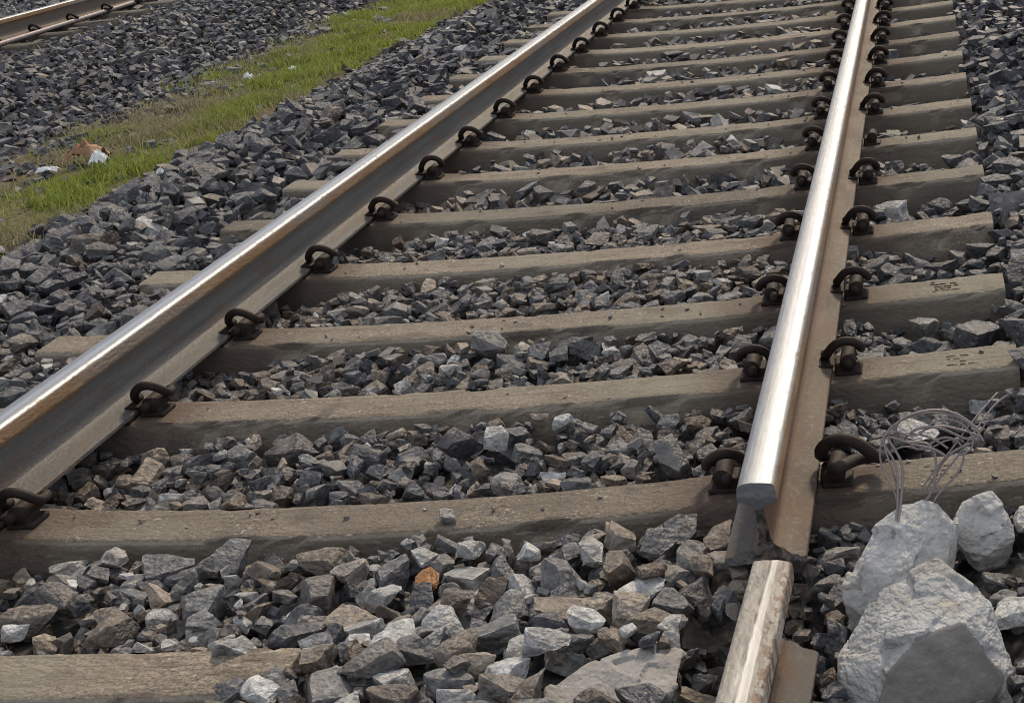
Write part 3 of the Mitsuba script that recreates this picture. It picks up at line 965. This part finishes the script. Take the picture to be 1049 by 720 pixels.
RANK = ['largest', 'second largest', 'third largest', 'fourth largest', 'fifth largest', 'sixth largest']
spot = {}
for i in sorted(single, key=lambda i: -STONES[i][3]):
    x, y, tone, hue = STONES[i][4], STONES[i][5], STONES[i][7], STONES[i][8]
    third = ''
    if XL - .05 < x < .13:
        third = ', near the left rail' if x < -1.15 else (', in mid track' if x < -.55 else ', near the right rail')
    elif x < 0:
        third = ', nearer the camera' if y < 2.2 else ', farther off'
    spot.setdefault((colour_word(tone, hue), zone(x, y) + third), []).append(i)
NAME = {}
for (word, where), ids in spot.items():
    for r, i in enumerate(ids):
        if len(ids) == 1:
            NAME[i] = (f'large {word} ballast stone {where}', None)
        elif r < 6:
            NAME[i] = (f'{RANK[r]} {word} stone {where}', None)
        else:
            x, y = STONES[i][4], STONES[i][5]
            hero = min(HERO, key=lambda q: (q[0] - x) ** 2 + (q[1] - y) ** 2)
            dx, dy = x - hero[0], y - hero[1]
            if math.hypot(dx, dy) < .45:
                short = re.split(r' (?:lying|near|beside|in|on|just|behind|at|left|right|against|below|leaning|before|between|under|tucked|outside|with|high|touching|wedged|by) ', hero[7])[0]
                way = ('right of' if dx > 0 else 'left of') if abs(dx) > abs(dy) else ('just beyond' if dy > 0 else 'just in front of')
                NAME[i] = (f'{word} ballast stone {way} the {short}', f'{word} stones {way} the {short}')
            else:
                NAME[i] = (f'ordinary {word} ballast stone {where}', f'{word} stones {where}')

buf = {'fine': [[], [], [], 0], 'low': [[], [], [], 0]}
for i, (kind, k, R, s, x, y, z, tone, hue, text) in enumerate(STONES):
    if kind == 'low':
        h = SMALL[k][2]
    else:
        h = FINE[k] if (kind == 'hero' or s > .03) else PROTO[k][2]
    v = np.asarray(h.vertices) @ R.T * s + [x, y, z]
    f = np.asarray(h.faces)
    uv = np.tile([tone, hue], (len(v), 1))
    if 'wear' in h.metadata:
        uv[:, 0] = np.minimum(uv[:, 0] + h.metadata['wear'] * .30, 1)
    if kind == 'hero' or i in single:
        key = key_for('ballast_stone')
        scene[key] = mikit.ply(trimesh.Trimesh(v, f, process=False), 'stone_material', smooth=True, uv=uv)
        if text:
            say(key, text, 'stone')
        else:
            say(key, NAME[i][0], 'stone', NAME[i][1])
        continue
    b = buf['low' if (kind == 'low' or h is not FINE[k]) else 'fine']
    if b is buf['low']:             # flat faces: every face keeps its own corners
        v, uv, f = v[f].reshape(-1, 3), np.tile([tone, hue], (3 * len(f), 1)), np.arange(3 * len(f)).reshape(-1, 3)
    b[0].append(v)
    b[1].append(f + b[3])
    b[2].append(uv)
    b[3] += len(v)
for name, kk, mat, text in (('ballast', 'fine', 'stone_material', 'mass of smaller crushed stones filling the near track'), ('ballast', 'low', 'gravel_material', 'mass of dark crushed stones along both tracks farther away')):
    V, F, U, _ = buf[kk]
    key = key_for(name)
    scene[key] = mikit.ply(trimesh.Trimesh(np.vstack(V), np.vstack(F), process=False), mat, smooth=(kk == 'fine'), uv=np.vstack(U))
    say(key, text, 'ballast', None, 'stuff')

# ---------------------------------------------------------------- rubble: broken concrete beside the rail
def boulder(points, at, edge, amp, seed, old=None):
    m = trimesh.Trimesh(np.array(points, float)).convex_hull
    cut = np.random.default_rng(seed)
    vv = np.array(m.vertices)
    for _ in range(2):                     # flat breaks knocked off the corners
        nrm = cut.normal(0, 1, 3)
        nrm /= np.linalg.norm(nrm)
        m = trimesh.intersections.slice_mesh_plane(m, -nrm, nrm * ((vv @ nrm).max() - cut.uniform(.016, .030)), cap=True, engine='earcut')
    m = refine(m.convex_hull, edge)
    flag = np.zeros(len(m.vertices))
    if old is not None:                    # the smooth old face is flattened onto its plane
        a, b, c = (np.array(q, float) for q in old)
        nrm = np.cross(b - a, c - a)
        nrm /= np.linalg.norm(nrm)
        nrm *= np.sign(nrm @ (a - m.centroid))
        d = (m.vertices - a) @ nrm
        flag = (d > -.006).astype(float)
        m.vertices = m.vertices - np.maximum(d + .002, 0)[:, None] * nrm
    trimesh.smoothing.filter_laplacian(m, lamb=.5, iterations=1)
    v = np.array(m.vertices)
    n = m.vertex_normals
    q = v + .013 * (np.stack([meshkit.fbm(v * 22 + seed + k * 7, 2, seed + k) for k in range(3)], -1) - .5)
    cells = m.vertices[cut.choice(len(m.vertices), 34, replace=False)]     # fracture facets: every patch leans its own way
    w = v + .010 * (np.stack([meshkit.fbm(v * 45 + k * 5, 2, seed + k) for k in range(3)], -1) - .5)
    near = np.argmin(((w[:, None] - cells[None]) ** 2).sum(-1), 1)
    lean = cut.normal(0, .10, (34, 3))
    step = np.einsum('ij,ij->i', v - cells[near], lean[near]) + cut.normal(0, .0012, 34)[near]
    v = v + n * (np.clip(step, -.012, .010) * (1 - flag))[:, None]
    big = meshkit.fbm(q * 11 + seed, 3, seed) - .5
    ridge = .5 - np.abs(meshkit.fbm(q * np.array([20, 34, 48]) + seed, 4, seed + 2) - .5) * 2
    fine = meshkit.fbm(v * 130 + seed, 4, seed + 1) - .5
    pits = np.maximum(meshkit.noise(v * 85 + seed, seed + 6) - .70, 0)
    v = v + n * ((amp * .38 * big + amp * .13 * ridge + amp * .20 * fine - amp * .4 * pits) * (1 - .6 * flag))[:, None]
    m = trimesh.Trimesh(v + np.array(at), m.faces, process=False)
    return m, flag


def rubble(points, at, label, seed, old=None, amp=.014, edge=.0045, worn=None):
    m, flag = boulder(points, at, edge, amp, seed, old)
    if worn is not None:
        flag = flag * 0 + worn
    k = key_for('concrete_chunk')
    scene[k] = mikit.ply(m, 'rubble_material', smooth=True, uv=np.c_[flag, flag * 0])
    say(k, label, 'rubble')
    return k


# big near boulder: ridge at the top, long pale left slope, dark flat face towards the camera
rubble([(.184, -.60, -.205), (.190, -.54, -.179), (.221, -.50, -.158), (.255, -.47, -.130), (.305, -.45, -.107), (.347, -.455, -.082), (.385, -.47, -.106), (.430, -.50, -.140), (.447, -.53, -.187), (.457, -.57, -.232), (.444, -.60, -.234),
        (.380, -.585, -.133), (.310, -.61, -.145), (.269, -.64, -.183), (.251, -.66, -.223), (.245, -.70, -.322), (.183, -.66, -.331), (.412, -.625, -.238), (.397, -.68, -.342), (.439, -.62, -.331), (.33, -.38, -.19), (.42, -.40, -.24), (.24, -.40, -.25), (.24, -.40, -.33), (.42, -.42, -.33)],
       (0, 0, 0), 'big pale boulder of broken concrete with a dark flat face towards the camera', 3, old=[(.380, -.585, -.133), (.262, -.64, -.183), (.450, -.60, -.234)])
# slanting block with the wires in it
rubble([(.180, -.42, -.165), (.186, -.38, -.149), (.211, -.35, -.129), (.249, -.30, -.099), (.290, -.27, -.069), (.325, -.25, -.067), (.354, -.26, -.071), (.380, -.27, -.102), (.381, -.30, -.125), (.355, -.34, -.151), (.294, -.39, -.153), (.233, -.43, -.190), (.189, -.45, -.197),
        (.196, -.44, -.262), (.271, -.38, -.25), (.24, -.24, -.18), (.34, -.18, -.16), (.38, -.21, -.17), (.20, -.25, -.28), (.36, -.22, -.28), (.35, -.32, -.27)],
       (0, 0, 0), 'slanting pale concrete block with rusty wires sticking out of its top', 5)
rubble([(.374, -.20, -.137), (.394, -.17, -.124), (.449, -.14, -.117), (.476, -.16, -.159), (.487, -.19, -.189), (.432, -.22, -.206), (.383, -.22, -.199), (.40, -.09, -.17), (.48, -.09, -.2), (.39, -.20, -.26), (.47, -.17, -.26)],
       (0, 0, 0), 'smaller pale concrete lump behind the big boulder, right of the slanting block', 8, amp=.012)
rubble([(-.274, -.69, -.155), (-.223, -.63, -.151), (-.106, -.56, -.150), (-.072, -.58, -.160), (-.070, -.66, -.165), (-.076, -.70, -.175), (-.265, -.76, -.162), (-.10, -.78, -.17), (-.27, -.70, -.20), (-.08, -.68, -.23), (-.22, -.62, -.20), (-.11, -.57, -.21), (-.10, -.78, -.23), (-.24, -.76, -.22)],
       (0, 0, 0), 'flat rough grey concrete slab at the bottom edge, left of the dropped rail piece', 12, amp=.006, worn=.52)

# wires
WIRES = [
    [(.262, -.335, -.118), (.278, -.300, -.082), (.283, -.262, -.04), (.276, -.235, .005), (.262, -.22, .030), (.285, -.205, .056), (.330, -.20, .070), (.385, -.20, .066), (.425, -.21, .040), (.438, -.22, .020)],
    [(.268, -.330, -.112), (.284, -.292, -.075), (.291, -.26, -.04), (.287, -.235, .008), (.272, -.22, .036), (.310, -.235, .030), (.352, -.245, .020), (.372, -.25, .006)],
    [(.279, -.270, -.085), (.280, -.25, -.04), (.266, -.23, .012), (.264, -.215, .034), (.300, -.21, .040), (.345, -.215, .030), (.375, -.225, .012)],
    [(.322, -.245, -.060), (.345, -.235, -.03), (.375, -.22, .000), (.405, -.20, .030), (.440, -.16, .055), (.470, -.12, .070)],
    [(.330, -.240, -.060), (.358, -.225, -.025), (.398, -.215, .008), (.432, -.21, .022), (.400, -.20, .035), (.360, -.20, .045), (.320, -.21, .035)],
    [(.340, -.235, -.065), (.372, -.22, -.030), (.400, -.205, -.002), (.425, -.18, .022), (.455, -.14, .045), (.488, -.11, .060)],
    [(.270, -.300, -.095), (.268, -.25, -.035), (.255, -.225, .015), (.275, -.215, .046), (.320, -.225, .040), (.350, -.215, .058), (.400, -.21, .052), (.420, -.22, .020), (.395, -.23, .000)],
    [(.330, -.255, -.072), (.352, -.24, -.02), (.340, -.22, .020), (.300, -.21, .024), (.285, -.215, .050), (.340, -.205, .078), (.400, -.20, .062), (.432, -.205, .034)],
    [(.345, -.250, -.078), (.380, -.23, -.045), (.402, -.215, -.010), (.395, -.21, .015), (.365, -.215, .028), (.33, -.22, .012), (.31, -.225, .020)],
    [(.278, -.225, .010), (.310, -.225, .018), (.335, -.22, .010), (.370, -.215, .022), (.410, -.20, .018), (.445, -.18, .040)],
    [(.300, -.215, .030), (.330, -.22, .052), (.362, -.215, .048), (.392, -.21, .030), (.430, -.215, .022)],
]
wk = key_for('wire_tangle')
say(wk, 'tangle of bent rusty wires rising from the slanting concrete block', 'wire')
for w in WIRES:
    put(tube(w, .0018 + .0008 * (len(w) % 3) / 2, 6, 6), 'wire_material', 'wire', wk, smooth=True)

# ---------------------------------------------------------------- grass verge and its litter
gg = np.random.default_rng(31)


def grass(name, count, x0, x1, y0, y1, density, label):
    x, y = gg.uniform(x0, x1, count), gg.uniform(y0, y1, count)
    keep = gg.random(count) < density(x, y)
    x, y = x[keep], y[keep]
    n = len(x)
    dry = meshkit.fbm(np.c_[x * 1.6, y * 1.1, 0 * x + 3], 3, 4)
    dry = np.clip((dry - .49) * 6 + gg.normal(0, .3, n), 0, 1)
    hgt = (.022 + .05 * gg.random(n) ** 1.6) * (.7 + .8 * meshkit.fbm(np.c_[x * 4, y * 4, 0 * x], 2, 8))
    a = gg.uniform(0, 2 * np.pi, n)
    w = gg.uniform(.002, .0042, n)
    lean = gg.normal(0, .5, (n, 2)) * hgt[:, None]
    z = land(x, y) - .012
    side = np.c_[np.cos(a), np.sin(a), 0 * a] * w[:, None]
    b = np.c_[x, y, z]
    mid = b + np.c_[lean * .35, hgt * .6]
    tip = b + np.c_[lean, hgt]
    V = np.stack([b - side, b + side, mid + side * .8, mid - side * .8, tip], 1).reshape(-1, 3)
    i = np.arange(n)[:, None] * 5
    F = np.vstack([i + [0, 1, 2], i + [0, 2, 3], i + [3, 2, 4]])
    green = np.array([.26, .325, .085]) * gg.uniform(.55, 1.35, (n, 1)) + np.c_[gg.uniform(0, .05, n), gg.uniform(0, .03, n), 0 * a]
    straw = np.array([.34, .31, .20]) * gg.uniform(.6, 1.25, (n, 1))
    C = np.repeat(green * (1 - dry[:, None]) + straw * dry[:, None], 5, 0)
    put(trimesh.Trimesh(V, F, process=False), 'grass_material', name, color=C, label=label, cat='grass', kind='stuff')


def verge(x, y):
    far = np.interp(y, [3, 4.6, 5.9, 8.6, 10.8, 14], [-4.15, -4.22, -4.40, -4.60, -4.48, -4.45])
    e = .42 * (meshkit.fbm(np.c_[x * 2.2, y * 2.2, 0 * x], 3, 5) - .5) * 2
    d = ramp(-3.48, -3.68, x + e * .5) * ramp(far - .30, far + .12, x + e)
    return d * (.12 + .88 * np.clip((meshkit.fbm(np.c_[x * 5, y * 5, 0 * x], 2, 9) - .40) * 7, 0, 1))


grass('grass', 150000, -5.0, -3.3, 2.2, 14.5, verge, 'strip of short green and dry grass between the two tracks')
grass('grass', 15000, -13.5, -9.9, 9, 19, lambda x, y: ramp(-9.9, -10.6, x), 'patch of grass beyond the distant rail in the far corner')


def litter_color(p, n, uv):
    return mix((.20, .085, .045), (.34, .20, .11), fbm(p.x * 40, p.y * 40, p.z * 40, 3))


scene['litter_material'] = {'type': 'twosided', 'nested': {'type': 'principled', 'base_color': proc(litter_color), 'roughness': .6}}
scene['plastic_material'] = {'type': 'twosided', 'nested': {'type': 'principled', 'base_color': rgb(.72, .74, .75), 'roughness': .4}}


def crumple(x, y, w, d, h, seed, material, name, label, cat):
    u, v = np.meshgrid(np.linspace(-1, 1, 18), np.linspace(-1, 1, 14))
    q = np.stack([u * 3.4, v * 3.4, 0 * u + seed], -1)
    px = u * w / 2 * (1 - .15 * meshkit.noise(q * 1.3, seed))
    py = v * d / 2 * (1 - .2 * meshkit.noise(q * 1.1, seed + 1))
    pz = h * (1 - .8 * (u * u + v * v) / 2) * (.35 + 1.1 * meshkit.fbm(q, 2, seed + 2))
    top = np.stack([px + x, py + y, pz + land(x, y) + .012], -1).reshape(-1, 3)
    n1, n0 = u.shape
    i, j = np.meshgrid(np.arange(n1 - 1), np.arange(n0 - 1), indexing='ij')
    a = (i * n0 + j).ravel()
    F = np.vstack([np.c_[a, a + 1, a + n0 + 1], np.c_[a, a + n0 + 1, a + n0]])
    bottom = top - [0, 0, .003]
    m = trimesh.Trimesh(np.vstack([top, bottom]), np.vstack([F, F[:, ::-1] + len(top)]), process=False)
    return put(m, material, name, smooth=40, label=label, cat=cat)


crumple(-4.05, 4.83, .21, .18, .10, 2, 'litter_material', 'crumpled_wrapper', 'crumpled reddish brown wrapper lying in the grass strip', 'litter')
crumple(-3.90, 4.68, .10, .09, .075, 4, 'plastic_material', 'plastic_scrap', 'white plastic scrap at the right end of the brown wrapper', 'litter')
crumple(-4.16, 4.62, .13, .05, .03, 6, 'plastic_material', 'plastic_scrap', 'thin white plastic strip at the left end of the brown wrapper', 'litter')
crumple(-4.22, 7.31, .065, .07, .06, 8, 'plastic_material', 'plastic_scrap', 'small white scrap in the far part of the grass strip, left one', 'litter')
crumple(-4.00, 7.54, .075, .05, .04, 9, 'plastic_material', 'plastic_scrap', 'small pale scrap in the far part of the grass strip, right one', 'litter')
crumple(-3.46, 4.44, .04, .04, .03, 10, 'plastic_material', 'plastic_scrap', 'tiny white scrap at the lower edge of the grass strip by the dark stones', 'litter')

# a pale stone lies on the sleeper under the break
k = key_for('ballast_stone')
h = FINE[5]
v = np.asarray(h.vertices) @ lie(hg, .1).T * .045
v += [-.657, .030, float(sleeper_top(-.657, 0)) - v[:, 2].min() - .002]
scene[k] = mikit.ply(trimesh.Trimesh(v, h.faces, process=False), 'stone_material', smooth=True, uv=np.tile([.66, .1], (len(v), 1)))
say(k, 'single small grey stone lying on top of the sleeper under the break', 'stone')
